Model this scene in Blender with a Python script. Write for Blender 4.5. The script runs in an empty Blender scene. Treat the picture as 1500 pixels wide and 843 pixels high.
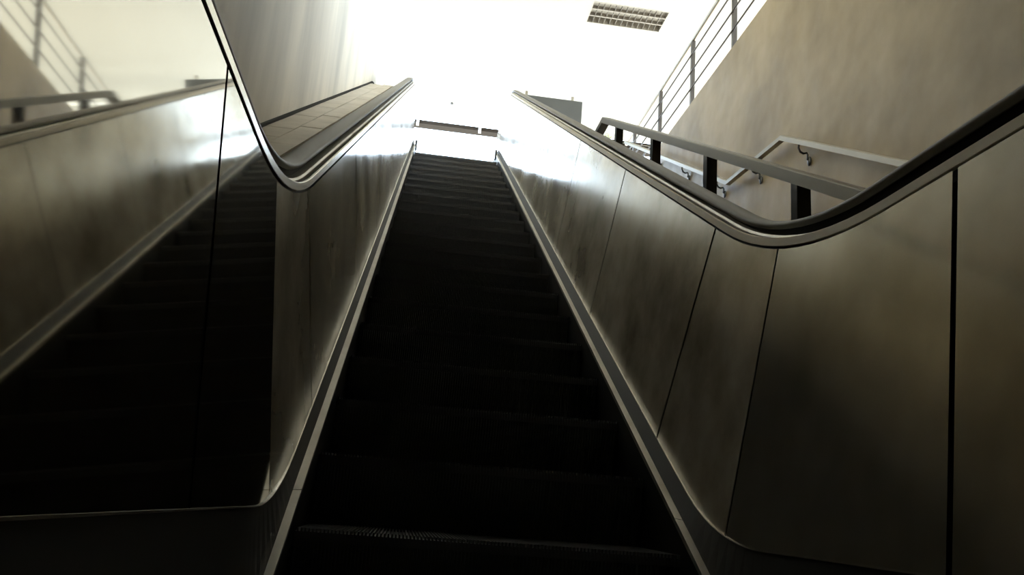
import bpy, bmesh, math, random
from mathutils import Vector, Matrix

random.seed(7)
C = bpy.context.scene.collection
scene = bpy.context.scene
T30 = math.tan(math.radians(30)); C30 = math.cos(math.radians(30)); S30 = 0.5

# ------------------------------------------------------------------ camera
YAW, PITCH, ROLL, FPX = 0.1117, 0.2582, 0.0775, 1220.7
CAM = Vector((-0.2448, 0.0, 0.30))
_F = Vector((math.sin(YAW)*math.cos(PITCH), math.cos(YAW)*math.cos(PITCH), math.sin(PITCH)))
_R = Vector((math.cos(YAW), -math.sin(YAW), 0))
_U = _R.cross(_F)
R_ = math.cos(ROLL)*_R + math.sin(ROLL)*_U
U_ = -math.sin(ROLL)*_R + math.cos(ROLL)*_U
cam_d = bpy.data.cameras.new('camera'); cam = bpy.data.objects.new('camera', cam_d); C.objects.link(cam)
cam.matrix_world = Matrix(((R_.x, U_.x, -_F.x, CAM.x), (R_.y, U_.y, -_F.y, CAM.y), (R_.z, U_.z, -_F.z, CAM.z), (0, 0, 0, 1)))
cam_d.sensor_width = 36; cam_d.lens = FPX/1500*36; cam_d.clip_start = 0.02; cam_d.clip_end = 300
scene.camera = cam

# ------------------------------------------------------------------ sky and exposure
SKY = 9.0
w = bpy.data.worlds.new('sky'); scene.world = w; w.use_nodes = True
bg = w.node_tree.nodes['Background']; bg.inputs[0].default_value = (0.66, 0.82, 1.0, 1); bg.inputs[1].default_value = SKY
sun_d = bpy.data.lights.new('sun', 'SUN'); sun_d.energy = 14; sun_d.angle = math.radians(0.6); sun_d.color = (1.0, 0.95, 0.87)
sun = bpy.data.objects.new('sun', sun_d); C.objects.link(sun); sun.location = (12, 20, 25)
sun.rotation_euler = Vector((-1.2, -0.8, -1.0)).to_track_quat('-Z', 'Y').to_euler()
scene.view_settings.view_transform = 'Standard'; scene.view_settings.look = 'None'
scene.view_settings.gamma = 1; scene.view_settings.use_curve_mapping = False
scene.view_settings.exposure = 0.32
scene.cycles.sample_clamp_indirect = 3.0; scene.cycles.blur_glossy = 0.5; scene.cycles.max_bounces = 14; scene.cycles.diffuse_bounces = 6; scene.cycles.glossy_bounces = 8

# ------------------------------------------------------------------ materials
def mat(name, col, rough=0.5, metal=0.0, bump=None, mottled=None, rough_var=None, stretch=(1, 1, 1), spec=0.5):
    """principled with optional noise: bump=(scale,strength,dist) mottled=(scale,col2,amount) rough_var=(scale,lo,hi)"""
    m = bpy.data.materials.new(name); m.use_nodes = True
    nt = m.node_tree; N = nt.nodes; L = nt.links; b = N['Principled BSDF']
    b.inputs['Base Color'].default_value = (*col, 1); b.inputs['Roughness'].default_value = rough
    b.inputs['Metallic'].default_value = metal; b.inputs['Specular IOR Level'].default_value = spec
    tc = N.new('ShaderNodeTexCoord'); mp = N.new('ShaderNodeMapping'); mp.inputs['Scale'].default_value = stretch
    L.new(tc.outputs['Object'], mp.inputs['Vector'])
    def noise(sc, det=4, rg=0.55):
        n = N.new('ShaderNodeTexNoise'); n.inputs['Scale'].default_value = sc
        n.inputs['Detail'].default_value = det; n.inputs['Roughness'].default_value = rg
        L.new(mp.outputs['Vector'], n.inputs['Vector']); return n
    if mottled:
        n = noise(mottled[0], 6); r = N.new('ShaderNodeMapRange'); r.inputs[1].default_value = 0.35; r.inputs[2].default_value = 0.7
        r.inputs[3].default_value = 0; r.inputs[4].default_value = mottled[2]
        mx = N.new('ShaderNodeMixRGB'); mx.inputs[1].default_value = (*col, 1); mx.inputs[2].default_value = (*mottled[1], 1)
        L.new(n.outputs['Fac'], r.inputs[0]); L.new(r.outputs[0], mx.inputs[0]); L.new(mx.outputs[0], b.inputs['Base Color'])
    if rough_var:
        n = noise(rough_var[0], 5); r = N.new('ShaderNodeMapRange'); r.inputs[1].default_value = 0.3; r.inputs[2].default_value = 0.7
        r.inputs[3].default_value = rough_var[1]; r.inputs[4].default_value = rough_var[2]
        L.new(n.outputs['Fac'], r.inputs[0]); L.new(r.outputs[0], b.inputs['Roughness'])
    if bump:
        n = noise(bump[0], 2); bp = N.new('ShaderNodeBump'); bp.inputs['Strength'].default_value = bump[1]; bp.inputs['Distance'].default_value = bump[2]
        L.new(n.outputs['Fac'], bp.inputs['Height']); L.new(bp.outputs[0], b.inputs['Normal'])
    return m

M = {}
M['steel'] = mat('brushed_stainless', (0.80, 0.74, 0.62), 0.24, 0.45, bump=(1.6, 0.12, 0.006), mottled=(3.0, (0.32, 0.28, 0.20), 1.0), rough_var=(2.0, 0.11, 0.24))
M['mirror_steel'] = mat('polished_stainless', (0.52, 0.49, 0.42), 0.03, 0.97, bump=(1.1, 0.035, 0.006), mottled=(1.8, (0.44, 0.41, 0.34), 0.7), rough_var=(1.5, 0.015, 0.06))
M['flat_steel'] = mat('hand_rubbed_stainless', (0.70, 0.66, 0.56), 0.18, 0.8, bump=(1.6, 0.16, 0.006), mottled=(3.2, (0.40, 0.37, 0.29), 1.0), rough_var=(2.0, 0.12, 0.22))
M['trim'] = mat('polished_stainless_trim', (0.70, 0.66, 0.57), 0.27, 0.9)
M['aluminium'] = mat('dull_aluminium', (0.62, 0.60, 0.55), 0.45, 0.85, mottled=(5, (0.42, 0.39, 0.34), 0.7))
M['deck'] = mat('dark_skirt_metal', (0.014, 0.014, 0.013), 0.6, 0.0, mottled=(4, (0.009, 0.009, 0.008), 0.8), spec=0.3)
M['rubber'] = mat('black_rubber', (0.21, 0.19, 0.155), 0.5, 0)
M['skirt'] = mat('black_skirt', (0.012, 0.012, 0.012), 0.5, 0.2)
M['step'] = mat('dark_step_aluminium', (0.12, 0.12, 0.12), 0.36, 0.5)
M['dark_joint'] = mat('dark_joint_strip', (0.028, 0.024, 0.018), 0.8, spec=0.2)
M['black'] = mat('black_gap', (0.01, 0.01, 0.01), 0.8)
M['painted'] = mat('dark_painted_steel', (0.05, 0.045, 0.037), 0.42, 0.2, rough_var=(9, 0.28, 0.42))
M['guard'] = mat('bronze_painted_steel', (0.075, 0.063, 0.05), 0.4, 0.3, mottled=(7, (0.05, 0.04, 0.032), 0.6))
M['rail'] = mat('brushed_handrail_steel', (0.40, 0.365, 0.30), 0.42, 0.8)
M['trim_dull'] = mat('dulled_stainless_trim', (0.78, 0.69, 0.53), 0.5, 0.1)
M['guard_rail'] = mat('worn_grey_rail', (0.24, 0.22, 0.18), 0.42, 0.4)
M['iron'] = mat('dark_bracket_iron', (0.12, 0.115, 0.105), 0.35, 0.9)
M['ceiling'] = mat('white_ceiling_paint', (0.38, 0.375, 0.345), 0.8)
M['wall_right'] = mat('beige_plaster', (0.47, 0.365, 0.205), 0.5, bump=(2.4, 0.7, 0.03), mottled=(1.3, (0.28, 0.205, 0.10), 1.0), stretch=(1, 1, 0.9))
M['wall_left'] = mat('stained_grey_plaster', (0.82, 0.72, 0.56), 0.65, bump=(3, 0.2, 0.01), mottled=(1.7, (0.50, 0.44, 0.34), 0.9), stretch=(1, 1, 0.25))
M['wall'] = mat('plain_plaster', (0.40, 0.38, 0.33), 0.8, mottled=(2, (0.33, 0.31, 0.26), 0.7))
M['soffit'] = mat('grey_soffit', (0.30, 0.29, 0.26), 0.85)
M['floor'] = mat('dark_stone_floor', (0.06, 0.058, 0.054), 0.45, mottled=(3, (0.04, 0.038, 0.035), 0.8))
M['landing'] = mat('pale_terrazzo', (0.60, 0.54, 0.44), 0.4, mottled=(12, (0.5, 0.45, 0.37), 0.7))
M['paving'] = mat('pale_paving', (0.56, 0.51, 0.42), 0.8, mottled=(3, (0.48, 0.44, 0.37), 0.7))
M['tile'] = mat('worn_ledge_tile', (0.68, 0.61, 0.50), 0.5, mottled=(6, (0.50, 0.44, 0.34), 0.85))
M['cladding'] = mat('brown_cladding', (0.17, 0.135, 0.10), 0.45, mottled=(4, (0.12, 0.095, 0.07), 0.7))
M['stair'] = mat('grey_stair_stone', (0.34, 0.33, 0.30), 0.6, mottled=(5, (0.27, 0.26, 0.23), 0.8))
M['louver'] = mat('grey_louvre', (0.22, 0.20, 0.17), 0.45, 0.2)
M['reflector'] = mat('dull_reflector', (0.34, 0.32, 0.28), 0.4, 0.5)
M['tube'] = mat('unlit_tube', (0.8, 0.77, 0.72), 0.3)
M['board'] = mat('grey_board_back', (0.075, 0.075, 0.066), 0.6, mottled=(4, (0.06, 0.06, 0.053), 0.6))
M['bridge'] = mat('brown_beam_paint', (0.03, 0.023, 0.017), 0.7, mottled=(3, (0.022, 0.017, 0.013), 0.7), spec=0.1)
M['white'] = mat('white_paint', (0.85, 0.85, 0.83), 0.5)
M['leaf'] = mat('yellow_green_leaf', (0.22, 0.30, 0.05), 0.5, mottled=(9, (0.35, 0.40, 0.08), 0.7))
M['bark'] = mat('brown_bark', (0.14, 0.10, 0.07), 0.9)

# ------------------------------------------------------------------ helpers
def obj(name, bm, m, parent=None, smooth=False):
    me = bpy.data.meshes.new(name)
    bmesh.ops.recalc_face_normals(bm, faces=bm.faces)
    bm.to_mesh(me); bm.free()
    if smooth:
        for p in me.polygons: p.use_smooth = True
        me.set_sharp_from_angle(angle=math.radians(35))
    me.materials.append(M[m])
    o = bpy.data.objects.new(name, me); C.objects.link(o)
    if parent is not None:
        o.parent = parent
        o.matrix_parent_inverse = Matrix.Translation(-world_loc(parent))
    return o
def world_loc(o):
    v = Vector((0, 0, 0))
    while o is not None: 
        v += Vector(o.location); 
        if o.parent is not None: v += o.matrix_parent_inverse.translation
        o = o.parent
    return v
def thing(name, label, cat, loc, group=None):
    o = bpy.data.objects.new(name, None); C.objects.link(o); o.location = loc; o.empty_display_size = 0.1
    tag(o, label, cat, group); return o
def tag(o, label, cat, group=None):
    o['label'] = label; o['category'] = cat
    if group: o['group'] = group
    return o
def struct(o, label=None):
    o['kind'] = 'structure'
    if label: o['label'] = label
    return o
def box(bm, x0, x1, y0, y1, z0, z1, bev=0.0):
    t = bmesh.new() if bev else bm
    vs = [t.verts.new((x, y, z)) for x in (x0, x1) for y in (y0, y1) for z in (z0, z1)]
    for f in ((0, 1, 3, 2), (4, 6, 7, 5), (0, 4, 5, 1), (2, 3, 7, 6), (0, 2, 6, 4), (1, 5, 7, 3)):
        t.faces.new([vs[i] for i in f])
    if bev:
        bmesh.ops.bevel(t, geom=t.edges[:], offset=bev, segments=2, affect='EDGES', profile=0.5)
        me = bpy.data.meshes.new('tmp'); t.to_mesh(me); t.free(); bm.from_mesh(me); bpy.data.meshes.remove(me)
    return bm
def boxbm(*a, **k): return box(bmesh.new(), *a, **k)
def sweep(bm, path, section, closed=True):
    """path: list of (y,z); section: list of (x, p) with p along the path's upward normal"""
    n = len(path); rings = []
    for i, (y, z) in enumerate(path):
        def dirn(a, b):
            d = Vector((b[0]-a[0], b[1]-a[1])); return d.normalized()
        if i == 0: t = dirn(path[0], path[1]); k = 1
        elif i == n-1: t = dirn(path[-2], path[-1]); k = 1
        else:
            t1 = dirn(path[i-1], path[i]); t2 = dirn(path[i], path[i+1]); t = (t1+t2).normalized()
            k = 1/max(0.5, t.dot(t1))
        nx, nz = -t.y*k, t.x*k
        rings.append([bm.verts.new((x, y+nx*p, z+nz*p)) for x, p in section])
    m = len(section)
    for a, b in zip(rings, rings[1:]):
        for j in range(m if closed else m-1):
            bm.faces.new((a[j], a[(j+1) % m], b[(j+1) % m], b[j]))
    if closed:
        bm.faces.new(rings[0]); bm.faces.new(list(reversed(rings[-1])))
    return bm
def tube(bm, pts, r, seg=10):
    pts = [Vector(p) for p in pts]; rings = []; up = Vector((0.3, 0.2, 1)).normalized()
    for i, p in enumerate(pts):
        t = ((pts[min(i+1, len(pts)-1)]-p).normalized() if i < len(pts)-1 else Vector()) + ((p-pts[i-1]).normalized() if i else Vector())
        t.normalize(); a = t.cross(up)
        if a.length < 0.05: a = t.cross(Vector((1, 0, 0)))
        a.normalize(); b = t.cross(a)
        rings.append([bm.verts.new(p+r*(math.cos(2*math.pi*j/seg)*a+math.sin(2*math.pi*j/seg)*b)) for j in range(seg)])
    for u, v in zip(rings, rings[1:]):
        for j in range(seg): bm.faces.new((u[j], u[(j+1) % seg], v[(j+1) % seg], v[j]))
    bm.faces.new(rings[0]); bm.faces.new(list(reversed(rings[-1])))
    return bm
def prism_x(bm, poly, x0, x1):
    a = [bm.verts.new((x0, y, z)) for y, z in poly]; b = [bm.verts.new((x1, y, z)) for y, z in poly]; n = len(poly)
    bm.faces.new(a); bm.faces.new(list(reversed(b)))
    for i in range(n): bm.faces.new((a[i], b[i], b[(i+1) % n], a[(i+1) % n]))
    return bm
def clone(o, dloc=(0, 0, 0), parent=None):
    c = o.copy(); C.objects.link(c); c.location = Vector(o.location)+Vector(dloc)
    if parent is not None: c.parent = parent
    return c

# ------------------------------------------------------------------ levels
ZS = -0.9897            # height of the skirt strip's incline line at y = 0
FL2 = 4.50              # upper floor
RISE = 4.50
CEIL = 7.85
XL, XR = -1.10, 2.326   # side walls
def incl(p, y): return ZS + p/C30 + T30*y
def path(p, zf, T, y0=-0.55, y1=11.1, loop=None, n=12):
    """escalator side profile: flat at zf, 30 degree incline at perpendicular height p above the strip line, flat at zf+RISE"""
    pts = []
    def fillet(cy, cz, up):
        R = T/math.tan(math.radians(15)); out = []
        for i in range(n+1):
            a = math.radians(30)*i/n
            if up: out.append((cy-T+R*math.sin(a), cz+R*(1-math.cos(a))))
            else:
                b = math.radians(30)-a
                out.append((cy+T-R*math.sin(b), cz-R*(1-math.cos(b))))
        return out
    c0 = (zf-ZS-p/C30)/T30; c1 = (zf+RISE-ZS-p/C30)/T30
    if loop:
        for i in range(13):
            a = math.pi*i/12; pts.append((y0-loop*math.sin(a), zf-loop-loop*math.cos(a)))
    else: pts.append((y0, zf))
    pts += fillet(c0, zf, True)+fillet(c1, zf+RISE, False)
    if loop:
        for i in range(13):
            a = math.pi*i/12; pts.append((y1+loop*math.sin(a), zf+RISE-loop+loop*math.cos(a)))
    else: pts.append((y1, zf+RISE))
    return pts

# ------------------------------------------------------------------ the setting
def slab(name, m, *b, label=None): return struct(obj(name, boxbm(*b), m), label)
slab('floor', 'floor', XL-0.2, XR+0.3, -6, 12, -0.2, 0.0)
slab('floor_upper', 'landing', XL-0.2, 6.2, 10.55, 13.0, FL2-0.3, FL2)
slab('floor_upper.001', 'landing', XL-0.2, 0.78, 10.02, 10.548, FL2-0.3, FL2)
slab('floor_upper.002', 'landing', XR+0.16, 6.2, -6, 10.548, FL2-0.3, FL2)
slab('floor_upper.003', 'soffit', XL-0.2, XR+0.158, -6, 3.4, FL2-0.3, FL2)
slab('floor_outside', 'paving', -60, 60, 13.02, 90, FL2-0.5, FL2-0.1)
slab('floor_outside.001', 'paving', 6.22, 60, -40, 13.0, FL2-0.5, FL2-0.1)
slab('wall_left', 'wall_left', XL-0.2, XL, -6, 11.7, 0.0, CEIL)
slab('wall_right', 'wall_right', XR, XR+0.158, -6, 8.85, 0.0, FL2)
slab('wall_back', 'wall', XL-0.2, XR+0.3, -6.2, -6.0, 0.0, FL2-0.3)
slab('wall_hall_back', 'wall', XL-0.2, 6.4, -6.2, -6.0, FL2, CEIL)
# ceiling with a hole for the recessed light
LX0, LX1, LY0, LY1 = 1.90, 3.10, 10.98, 11.55
cb = bmesh.new()
for b in ((XL-0.2, LX0, -6, 15.6), (LX1, 6.4, -6, 15.6), (LX0, LX1, -6, LY0), (LX0, LX1, LY1, 15.6)):
    box(cb, b[0], b[1], b[2], b[3], CEIL, CEIL+0.25)
struct(obj('ceiling', cb, 'ceiling'))

# ------------------------------------------------------------------ ledge between escalator and left wall
ledge_top = [(0.2, 0.20+0.60)]
def lpath(p, zf, T): return [q for q in path(p, zf, T, 0.2, 11.68)]
lb = sweep(bmesh.new(), lpath(0.64, 0.79, 0.35), [(XL, 0.0), (-0.702, 0.0), (-0.702, -0.5), (XL, -0.5)])
ledge = struct(obj('trim_1', lb, 'cladding'), 'brown sloping ledge between the escalator and the stained left wall')
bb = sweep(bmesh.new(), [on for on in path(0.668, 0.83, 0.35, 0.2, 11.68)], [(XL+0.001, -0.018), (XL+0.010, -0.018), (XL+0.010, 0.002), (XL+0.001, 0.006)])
struct(obj('joint_strip_left', bb, 'dark_joint'))  # thin dark strip along the line where the ledge meets the wall
def on_incl(al, p):  # along the incline, perpendicular -> (y, z)
    return (al*C30-p*S30, ZS+al*S30+p*C30)
tile_cols = [(-1.095, -0.955), (-0.950, -0.835)]
proto_t = {}
k = 0
al = 2.55
while al < 10.6:
    for ci, (x0, x1) in enumerate(tile_cols):
        off = 0.17*ci
        bm = bmesh.new()
        h = 0.655+random.uniform(-0.0015, 0.0015)
        y_, z_ = 0, 0
        q = [on_incl(al+off, 0.638), on_incl(al+off+0.392, 0.638), on_incl(al+off+0.392, h), on_incl(al+off, h)]
        prism_x(bm, q, x0, x1)
        obj('tile', bm, 'tile', ledge)
    al += 0.398
# ------------------------------------------------------------------ escalator
esc = thing('escalator', 'dark escalator with stainless steel sides rising to the bright upper floor', 'escalator', (0, 1.8, 0))
FOOTS = {1: (0.035, 0.25, 0.28), -1: (0.035, 0.264, 0.28)}; TRIMS = {1: (0.728, 0.894, 0.43), -1: (0.698, 0.960, 0.43)}; HAND = {1: (0.787, 0.990, 0.38), -1: (0.768, 1.058, 0.38)}; STRIP = (0.0, 0.045, 0.10)
SIDE = {1: dict(foot=0.545, top=0.600, seam=1.165, joints=(2.62, 6.2)), -1: dict(foot=0.535, top=0.590, seam=1.27, joints=(1.52, 3.25, 6.6))}

def clip(poly, fn):
    out = []
    for i in range(len(poly)):
        a, b = poly[i], poly[(i+1) % len(poly)]; fa, fb = fn(a), fn(b)
        if fa >= 0: out.append(a)
        if fa*fb < 0:
            t = fa/(fa-fb); out.append((a[0]+t*(b[0]-a[0]), a[1]+t*(b[1]-a[1])))
    return out
for sg in (1, -1):
    S = SIDE[sg]; tt = 0.081; TRIM = TRIMS[sg]; FOOT = FOOTS[sg]
    foot = path(*FOOT); trim = path(*TRIM)
    region = foot+list(reversed(path(TRIM[0]-0.006, TRIM[1]-0.006, TRIM[2])))
    mid0 = ((1.838, 0.96), (2.02, 0.28)); mid1 = None
    # seams as lines a*y+b*z=c with increasing c towards the top
    seams = [(1, 0, 0.02)]
    seams.append((1, 0, S['seam']))
    c15, s15 = math.cos(math.radians(15)), math.sin(math.radians(15))
    seams.append((c15, s15, c15*1.838+s15*0.96))
    for al in (3.02, 4.31, 5.60, 6.89, 8.18, 9.47): seams.append((C30, S30, al+ZS*S30))
    yt = (FL2+0.25-ZS-0.035/C30)/T30
    seams.append((c15, s15, c15*yt+s15*(FL2+0.25)))
    body = sweep(bmesh.new(), path(TRIM[0]-0.028, TRIM[1]-0.026, 0.43, -0.5, 11.05), [(sg*(S['top']+0.012), 0.0), (sg*(S['top']+0.10), 0.0), (sg*(S['top']+0.10), -0.95), (sg*(S['top']-0.02), -0.95), (sg*(S['foot']+0.012), -0.70)])
    body = obj('side_body', body, 'black', esc)
    zones = []
    G = 0.007
    for i in range(len(seams)+1):
        poly = region
        if i > 0:
            a, b, c = seams[i-1]; poly = clip(poly, lambda q: a*q[0]+b*q[1]-c-G)
        if i < len(seams):
            a2, b2, c2 = seams[i]; poly = clip(poly, lambda q: c2-G-a2*q[0]-b2*q[1])
        # drop duplicates
        pp = []
        for q in poly:
            if not pp or (abs(q[0]-pp[-1][0])+abs(q[1]-pp[-1][1])) > 1e-4: pp.append(q)
        if len(pp) < 3: continue
        flat_lo = i <= 2; flat_hi = i == len(seams)
        def X(q):
            if flat_lo: d = q[1]-0.25
            elif flat_hi: d = q[1]-0.25-RISE
            else: d = (q[1]-ZS)*C30-q[0]*S30-0.035
            return S['foot']+tt*d
        bm = bmesh.new()
        va = [bm.verts.new((sg*X(q), q[0], q[1])) for q in pp]; vb = [bm.verts.new((sg*(X(q)+0.002), q[0], q[1])) for q in pp]
        bm.faces.new(va); bm.faces.new(list(reversed(vb))); n = len(pp)
        for j in range(n): bm.faces.new((va[j], vb[j], vb[(j+1) % n], va[(j+1) % n]))
        obj('balustrade_panel', bm, ('mirror_steel' if sg < 0 else 'flat_steel') if flat_lo else 'steel', esc)
    # foot bead, deck band, strip, skirt
    fb = sweep(bmesh.new(), foot, [(sg*(S['foot']-0.002), -0.0018), (sg*(S['foot']-0.002), 0.0015), (sg*(S['foot']+0.006), 0.0015), (sg*(S['foot']+0.006), -0.0018)])
    obj('foot_bead', fb, 'trim', esc)
    st = path(*STRIP)
    # deck: ruled surface between the strip and the foot line, matched by y
    def zat(P, y):
        for (ya, za), (yb, zb) in zip(P, P[1:]):
            if ya <= y <= yb: return za+(zb-za)*(y-ya)/(yb-ya)
        return P[-1][1] if y > P[-1][0] else P[0][1]
    bm = bmesh.new(); rows = []
    ys = [-0.55, 0.2, 0.8]+[1.2+0.05*i for i in range(36)]+[3+0.5*i for i in range(12)]+[9.0+0.08*i for i in range(26)]
    for y in ys:
        rows.append([bm.verts.new((sg*0.512, y, zat(st, y)-0.003)), bm.verts.new((sg*(S['foot']+0.003), y, zat(foot, y)-0.001)),
                     bm.verts.new((sg*(S['foot']+0.012), y, zat(foot, y)-0.001)), bm.verts.new((sg*0.520, y, zat(st, y)-0.02))])
    for a_, b_ in zip(rows, rows[1:]):
        for j in range(4): bm.faces.new((a_[j], a_[(j+1) % 4], b_[(j+1) % 4], b_[j]))
    obj('inner_deck', bm, 'deck', esc, smooth=False)
    # bright strip in pieces with visible joints
    cuts = [-0.55, 2.24, 5.4, 8.4, 11.1]
    for ya, yb in zip(cuts, cuts[1:]):
        seg = [(ya+0.0015, zat(st, ya+0.0015))]+[q for q in st if ya+0.01 < q[0] < yb-0.01]+[(yb-0.0015, zat(st, yb-0.0015))]
        sb = sweep(bmesh.new(), seg, [(sg*0.492, 0.002), (sg*0.514, 0.0), (sg*0.514, -0.012), (sg*0.492, -0.012)])
        obj('skirt_strip', sb, 'aluminium', esc)
    sk = sweep(bmesh.new(), st, [(sg*0.494, -0.008), (sg*0.500, -0.008), (sg*0.500, -0.30), (sg*0.494, -0.30)])
    obj('skirt_panel', sk, 'skirt', esc)
    gb = boxbm(sg*0.488-0.012, sg*0.488+0.012, 9.42, 9.52, incl(0, 9.47)-0.06, incl(0, 9.47)+0.045, bev=0.008)
    obj('skirt_end_guide', gb, 'painted', esc)
    # top trim band
    tp = path(*TRIM, loop=0.315); x = S['top']
    hp = path(*HAND[sg], loop=0.352); cx = x+0.066
    def pieces(P, cuts, gap=0.0012):
        cur = [P[0]]; out = []
        for a_, b_ in zip(P, P[1:]):
            for c in [c for c in cuts if a_[0] < c <= b_[0] and a_[1] > 0.6]:
                z = a_[1]+(b_[1]-a_[1])*(c-a_[0])/(b_[0]-a_[0]); sl = (b_[1]-a_[1])/(b_[0]-a_[0])
                out.append(cur+[(c-gap, z-gap*sl)]); cur = [(c+gap, z+gap*sl)]
            cur.append(b_)
        return out+[cur]
    for P in pieces(tp, S['joints']):
        tb = sweep(bmesh.new(), P, [(sg*(x+0.0012), 0.0), (sg*(x-0.0006), 0.0015), (sg*(x+0.0008), 0.0205), (sg*(x+0.0025), 0.022), (sg*(x+0.008), 0.022), (sg*(x+0.008), 0.0)])
        obj('top_trim', tb, 'trim' if sg < 0 else 'trim_dull', esc)
    db = sweep(bmesh.new(), tp, [(sg*(x+0.008), 0.010), (sg*(x+0.098), 0.010), (sg*(x+0.098), -0.02), (sg*(x+0.008), -0.02)])
    obj('top_deck', db, 'deck', esc)
    for P in pieces(tp, S['joints']):
        gd = sweep(bmesh.new(), P, [(sg*(x+0.022), 0.005), (sg*(x+0.022), 0.024), (sg*(x+0.026), 0.030), (sg*(cx+0.02), 0.030), (sg*(cx+0.02), 0.005)])
        obj('handrail_guide', gd, 'aluminium', esc)
    nk = sweep(bmesh.new(), hp, [(sg*(cx-0.016), -0.12), (sg*(cx-0.016), -0.019), (sg*(cx+0.016), -0.019), (sg*(cx+0.016), -0.12)])
    obj('handrail_track', nk, 'black', esc)
    sec = []
    for i in range(15):
        an = math.radians(205-250*i/14); sec.append((sg*(cx+0.036*math.copysign(abs(math.cos(an))**0.75, math.cos(an))), -0.013+0.013*math.copysign(abs(math.sin(an))**0.8, math.sin(an))))
    sec += [(sg*(cx+0.024), -0.0235), (sg*(cx+0.024), -0.018), (sg*(cx-0.026), -0.018), (sg*(cx-0.026), -0.0235)]
    hb = sweep(bmesh.new(), hp, sec)
    obj('handrail', hb, 'rubber', esc, smooth=True)
    # outside cladding
    oc = sweep(bmesh.new(), path(TRIM[0]-0.013, TRIM[1]-0.013, 0.43, -0.5, 11.05), [(sg*(x+0.099), 0.0), (sg*(x+0.107), 0.0), (sg*(x+0.107), -1.0), (sg*(x+0.099), -1.0)])
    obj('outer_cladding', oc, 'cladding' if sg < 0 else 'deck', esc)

# steps: cleated tread (thing part) with a cleated riser (sub-part)
def cleats(x0, x1, pitch=0.0092, h=0.008):
    pr = []; x = x0; n = int((x1-x0)/pitch)
    for i in range(n):
        a = x0+i*pitch
        pr += [(a, -h), (a+0.0045, -h), (a+0.0052, 0), (a+pitch-0.0007, 0)]
    pr.append((x1, -h)); return pr
PR = cleats(-0.488, 0.488)
def tread_bm():
    bm = bmesh.new()
    A = [bm.verts.new((x, 0.0, h)) for x, h in PR]; B = [bm.verts.new((x, 0.40, h)) for x, h in PR]
    D = [bm.verts.new((x, 0.004, -0.03)) for x, h in PR]
    for i in range(len(PR)-1):
        bm.faces.new((A[i], A[i+1], B[i+1], B[i])); bm.faces.new((A[i], D[i], D[i+1], A[i+1]))
    return bm
def riser_bm():
    bm = bmesh.new(); prof = [(0.004, -0.028), (0.016, -0.08), (0.034, -0.14), (0.060, -0.212)]
    rows = [[bm.verts.new((x, y+(-0.7*h), z)) for x, h in PR] for y, z in prof]
    for a, b in zip(rows, rows[1:]):
        for i in range(len(PR)-1): bm.faces.new((a[i], b[i], b[i+1], a[i+1]))
    return bm
S0 = (2.173, 0.215)
tr = obj('step', tread_bm(), 'step', esc); rs = obj('riser', riser_bm(), 'step', tr)
tr.matrix_parent_inverse = Matrix.Translation(-Vector(esc.location)); rs.matrix_parent_inverse = Matrix()
tr.location = (0, S0[0], S0[1])
lvl = [(2.173+0.3507*k, 0.215+0.2025*k) for k in range(21)]+[(9.54, 4.385), (9.93, 4.47), (1.822, 0.05)]
for y, z in lvl[1:]:
    t2 = clone(tr); t2.location = (0, y, z)
    r2 = clone(rs, parent=t2)
obj('comb_plate', boxbm(-0.49, 0.49, 0.6, 1.818, 0.002, 0.03, bev=0.004), 'aluminium', esc)
obj('comb_plate', boxbm(-0.49, 0.49, 10.30, 11.3, FL2+0.002, FL2+0.012, bev=0.003), 'aluminium', esc)
tc_ = prism_x(bmesh.new(), [(2.2, 0.001), (9.9, incl(-0.45, 9.9)-0.0), (10.015, incl(-0.45, 9.9)), (10.015, 3.9), (10.015, 3.6), (4.2, 0.001)], -0.60, 0.62)
obj('truss_casing', tc_, 'black', esc)

# ------------------------------------------------------------------ stair beside the escalator
st_t = thing('staircase', 'grey stone staircase between the escalator and the beige right wall', 'staircase', (1.55, 1.74, 0))
SX0, SX1 = 0.79, XR-0.002
LAND = 2.18
n1, g1 = 13, 0.3008; r1 = LAND/n1
for i in range(n1-1):
    y0 = 1.74+i*g1; obj('tread', boxbm(SX0, SX1, y0, y0+g1+0.02, max(0.001, (i+1)*r1-0.35), (i+1)*r1, bev=0.004), 'stair', st_t)
yl = 1.74+(n1-1)*g1
obj('mid_landing', boxbm(SX0, SX1, yl, 6.36, LAND-0.3, LAND, bev=0.004), 'stair', st_t)
n2 = 14; r2_ = (FL2-LAND)/n2; g2 = (10.54-6.36)/(n2-1)
for i in range(n2-1):
    y0 = 6.36+i*g2; obj('tread', boxbm(SX0, SX1, y0, min(10.54, y0+g2+0.02), LAND+(i+1)*r2_-0.35, LAND+(i+1)*r2_, bev=0.004), 'stair', st_t)

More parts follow.
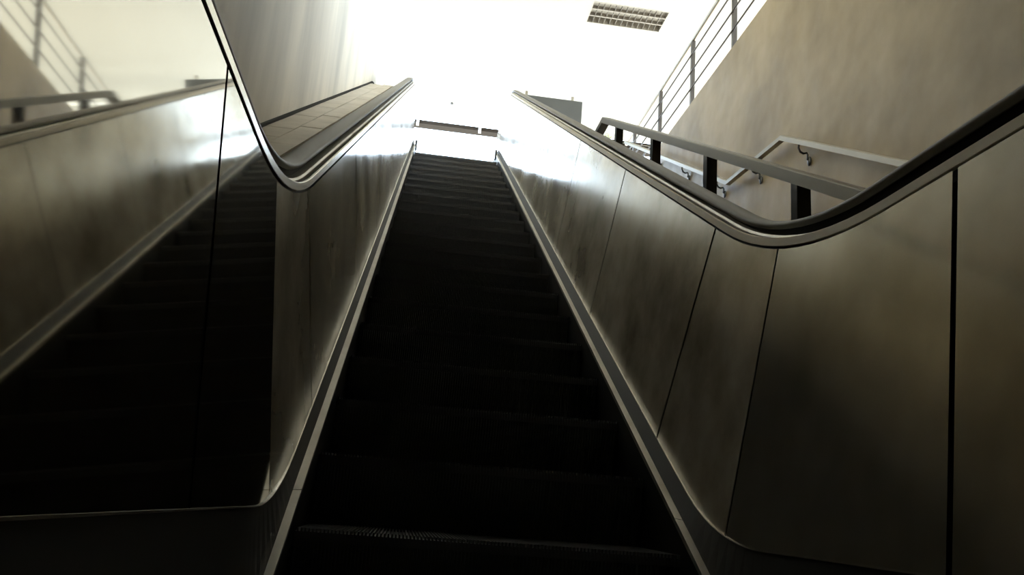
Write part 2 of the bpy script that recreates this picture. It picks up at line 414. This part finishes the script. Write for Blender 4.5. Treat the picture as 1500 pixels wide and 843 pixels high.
# guard rail along the escalator side of the stair
GX = 0.95
gr = thing('stair_guard_rail', 'dark painted steel guard rail with square posts just right of the escalator', 'railing', (GX, 3, 0))
gsl = 0.5485
def gz(y): return 0.30+1.597+gsl*(y-3.25)
rp = [(1.55, gz(1.55)), (5.41, gz(5.41)), (6.30, gz(5.41)), (10.1, gz(5.41)+0.555*3.8)]
sb = sweep(bmesh.new(), rp, [(GX-0.03, -0.042), (GX-0.03, -0.004), (GX-0.026, 0.0), (GX+0.026, 0.0), (GX+0.03, -0.004), (GX+0.03, -0.042)])
obj('top_rail', sb, 'guard_rail', gr)
def stair_z(y):
    if y < 1.74: return 0.0
    if y < yl: return (int((y-1.74)/g1)+1)*r1
    if y < 6.36: return LAND
    return min(FL2, LAND+(int((y-6.36)/g2)+1)*r2_)
def rail_z(y):
    if y < 5.41: return gz(y)
    if y < 6.30: return gz(5.41)
    return gz(5.41)+0.555*(y-6.30)
for y in (1.62, 2.42, 3.262, 4.12, 4.99, 6.2, 7.1, 8.0, 8.9, 9.8):
    obj('post', boxbm(GX-0.024, GX+0.024, y-0.024, y+0.024, stair_z(y)+0.001, rail_z(y)-0.035, bev=0.003), 'painted', gr)

# wall handrail with brackets
WX = 2.246
wr = thing('wall_handrail', 'steel handrail stepping up along the beige right wall on curled brackets', 'handrail', (XR, 3, 2))
wp = [(1.2, 0.30+2.755-0.557*(5.32-1.2)), (5.32, 3.055), (6.37, 3.115), (10.0, 3.115+0.552*3.63)]
sec = [(WX-0.020, -0.020), (WX-0.020, 0.012), (WX-0.012, 0.020), (WX+0.012, 0.020), (WX+0.020, 0.012), (WX+0.020, -0.020)]
obj('rail', sweep(bmesh.new(), wp, sec), 'rail', wr)
def wz(y):
    for (ya, za), (yb, zb) in zip(wp, wp[1:]):
        if ya <= y <= yb: return za+(zb-za)*(y-ya)/(yb-ya)
for y in (3.0, 5.06, 5.86, 6.62, 7.6, 8.6):
    z = wz(y)
    pts = [(WX, y, z-0.018), (WX-0.004, y, z-0.05), (WX+0.008, y, z-0.078), (WX+0.032, y, z-0.088), (WX+0.055, y, z-0.080), (WX+0.062, y, z-0.095), (WX+0.058, y, z-0.125), (WX+0.078, y, z-0.14)]
    b = obj('bracket', tube(bmesh.new(), pts, 0.0075, 8), 'iron', wr, smooth=True)
    bm = bmesh.new()
    bmesh.ops.create_uvsphere(bm, u_segments=14, v_segments=8, radius=0.026)
    for v in bm.verts: v.co = Vector((v.co.x*0.35+XR-0.008, v.co.y+y, v.co.z*1.35+z-0.14))
    obj('wall_plate', bm, 'iron', b, smooth=True)

# guard rail on the slab edge above the right wall
UX = XR+0.03
ur = thing('upper_guard_rail', 'brown guard rail with three thin bars on top of the beige wall', 'railing', (UX, 7.67, FL2))
y_end = 10.4
obj('top_rail', tube(bmesh.new(), [(UX, 0.2, FL2+0.775), (UX, y_end, FL2+0.775)], 0.021, 12), 'rail', ur, smooth=True)
for h in (0.585, 0.385, 0.185):
    obj('bar', tube(bmesh.new(), [(UX-0.022, 0.2, FL2+h), (UX-0.022, y_end, FL2+h)], 0.009, 8), 'guard', ur, smooth=True)
for k in range(-4, 3):
    y = 7.67+1.145*k; 
    zb = FL2+0.001
    if y > 8.85: zb = FL2-0.30
    obj('post', boxbm(UX-0.019, UX+0.019, y-0.024, y+0.024, zb, FL2+0.76, bev=0.002), 'guard', ur)
slab('trim_2', 'landing', XR, XR+0.158, 8.852, 10.548, FL2-0.30, FL2, label='slim pale floor edge beyond the end of the right wall')

# ------------------------------------------------------------------ recessed ceiling light
lt = thing('ceiling_light', 'unlit recessed ceiling light with a grey grid of louvres', 'light', ((LX0+LX1)/2, (LY0+LY1)/2, CEIL))
d = 0.11
bm = bmesh.new()
box(bm, LX0+0.001, LX0+0.012, LY0+0.001, LY1-0.001, CEIL-0.004, CEIL+d); box(bm, LX1-0.012, LX1-0.001, LY0+0.001, LY1-0.001, CEIL-0.004, CEIL+d)
box(bm, LX0+0.012, LX1-0.012, LY0+0.001, LY0+0.012, CEIL-0.004, CEIL+d); box(bm, LX0+0.012, LX1-0.012, LY1-0.012, LY1-0.001, CEIL-0.004, CEIL+d)
obj('frame', bm, 'reflector', lt)
obj('reflector', boxbm(LX0+0.001, LX1-0.001, LY0+0.001, LY1-0.001, CEIL+d, CEIL+d+0.01), 'reflector', lt)
for j in range(13+1):
    x = LX0+0.012+(LX1-LX0-0.024)*j/13
    if 0 < j < 13: obj('cross_louvre', boxbm(x-0.002, x+0.002, LY0+0.012, LY1-0.012, CEIL, CEIL+0.05), 'louver', lt)
for j in (1, 2):
    y = LY0+0.012+(LY1-LY0-0.024)*j/3
    bm = bmesh.new(); prism = [(y-0.012, CEIL), (y+0.012, CEIL), (y+0.003, CEIL+0.055), (y-0.003, CEIL+0.055)]
    prism_x(bm, prism, LX0+0.012, LX1-0.012); obj('long_louvre', bm, 'louver', lt)
for j in range(3):
    y = LY0+0.012+(LY1-LY0-0.024)*(j+0.5)/3
    obj('lamp_tube', tube(bmesh.new(), [(LX0+0.03, y, CEIL+0.082), (LX1-0.03, y, CEIL+0.082)], 0.013, 12), 'tube', lt, smooth=True)

# ------------------------------------------------------------------ notice board on the upper landing
YB = 11.3
nb = thing('notice_board', 'plain grey board on two posts standing at the top of the stairs', 'board', (1.37, YB, FL2))
obj('board_panel', boxbm(0.86, 1.872, YB-0.02, YB+0.02, 5.55, 6.305, bev=0.006), 'board', nb)
for x in (1.018, 1.724):
    obj('post', boxbm(x-0.022, x+0.022, YB+0.021, YB+0.061, FL2+0.001, 6.39, bev=0.005), 'rail', nb)

# ------------------------------------------------------------------ high railing on a beam outside
YF = 14.0; ZD = 6.905
fbr = thing('beam_railing', 'far white railing with thin rails on a narrow brown beam against the bright sky', 'railing', (0, YF+0.1, FL2-0.1))
obj('beam', boxbm(-9, 12, YF, YF+0.21, ZD, ZD+0.068), 'bridge', fbr)
for x in (-8.5, 11.5): obj('pier', boxbm(x-0.10, x+0.10, YF+0.005, YF+0.205, FL2-0.1, ZD-0.001), 'bridge', fbr)
for k in range(-7, 10):
    x = -0.62+1.13*k
    obj('post', boxbm(x-0.024, x+0.024, YF-0.05, YF-0.001, ZD-0.055, ZD+0.40, bev=0.004), 'white', fbr)
for h in (0.115, 0.185, 0.265, 0.325):
    obj('rail_wire', boxbm(-9, 12, YF-0.012, YF-0.002, ZD+h-0.003, ZD+h+0.003), 'rail', fbr)
obj('top_rail', boxbm(-9, 12, YF-0.035, YF+0.02, ZD+0.40, ZD+0.43), 'white', fbr)
gl = thing('globe_lamp', 'small dark globe on a thin stem above the far railing on the brown beam', 'lamp', (-0.043, YF+0.1, ZD+0.068))
bm = bmesh.new(); bmesh.ops.create_uvsphere(bm, u_segments=16, v_segments=10, radius=0.03)
for v in bm.verts: v.co += Vector((-0.043, YF+0.1, 7.42))
obj('globe', bm, 'iron', gl, smooth=True)
obj('stem', tube(bmesh.new(), [(-0.043, YF+0.1, ZD+0.069), (-0.043, YF+0.1, 7.395)], 0.004, 6), 'white', gl)

# ------------------------------------------------------------------ shade beam and slender tree outside, to the right
ab = thing('shade_beam', 'dark brown beam outside, seen between the first two posts of the stair guard rail', 'beam', (4.4, 14.7, FL2-0.1))
obj('beam', boxbm(2.45, 6.1, 14.62, 14.72, 7.27, 7.37), 'bridge', ab)
obj('lower_board', boxbm(2.45, 6.1, 14.63, 14.70, 7.20, 7.269), 'cladding', ab)
obj('post', boxbm(6.0, 6.1, 14.63, 14.70, FL2-0.1, 7.199), 'bridge', ab)
tr_ = thing('tree', 'slender yellow green tree seen under the dark stair guard rail', 'tree', (3.0, 14.3, FL2-0.1))
obj('trunk', tube(bmesh.new(), [(2.90, 14.4, FL2-0.1), (2.93, 14.42, 5.6), (2.92, 14.4, 7.25)], 0.02, 8), 'bark', tr_, smooth=True)
bm = bmesh.new()
for i in range(260):
    v = Vector((random.gauss(0, 1), random.gauss(0, 1), random.gauss(0, 1))).normalized()*random.uniform(0.03, 0.16)
    c = Vector((2.96, 14.42, 7.28))+Vector((v.x*1.2, v.y*0.8, v.z*0.75)); sz = random.uniform(0.014, 0.026)
    a = Vector((random.gauss(0, 1), random.gauss(0, 1), random.gauss(0, 1))).normalized(); b = a.orthogonal().normalized()
    bm.faces.new([bm.verts.new(c-a*sz), bm.verts.new(c+b*sz*0.4), bm.verts.new(c+a*sz), bm.verts.new(c-b*sz*0.4)])
fo = obj('foliage', bm, 'leaf', tr_); fo['kind'] = 'stuff'
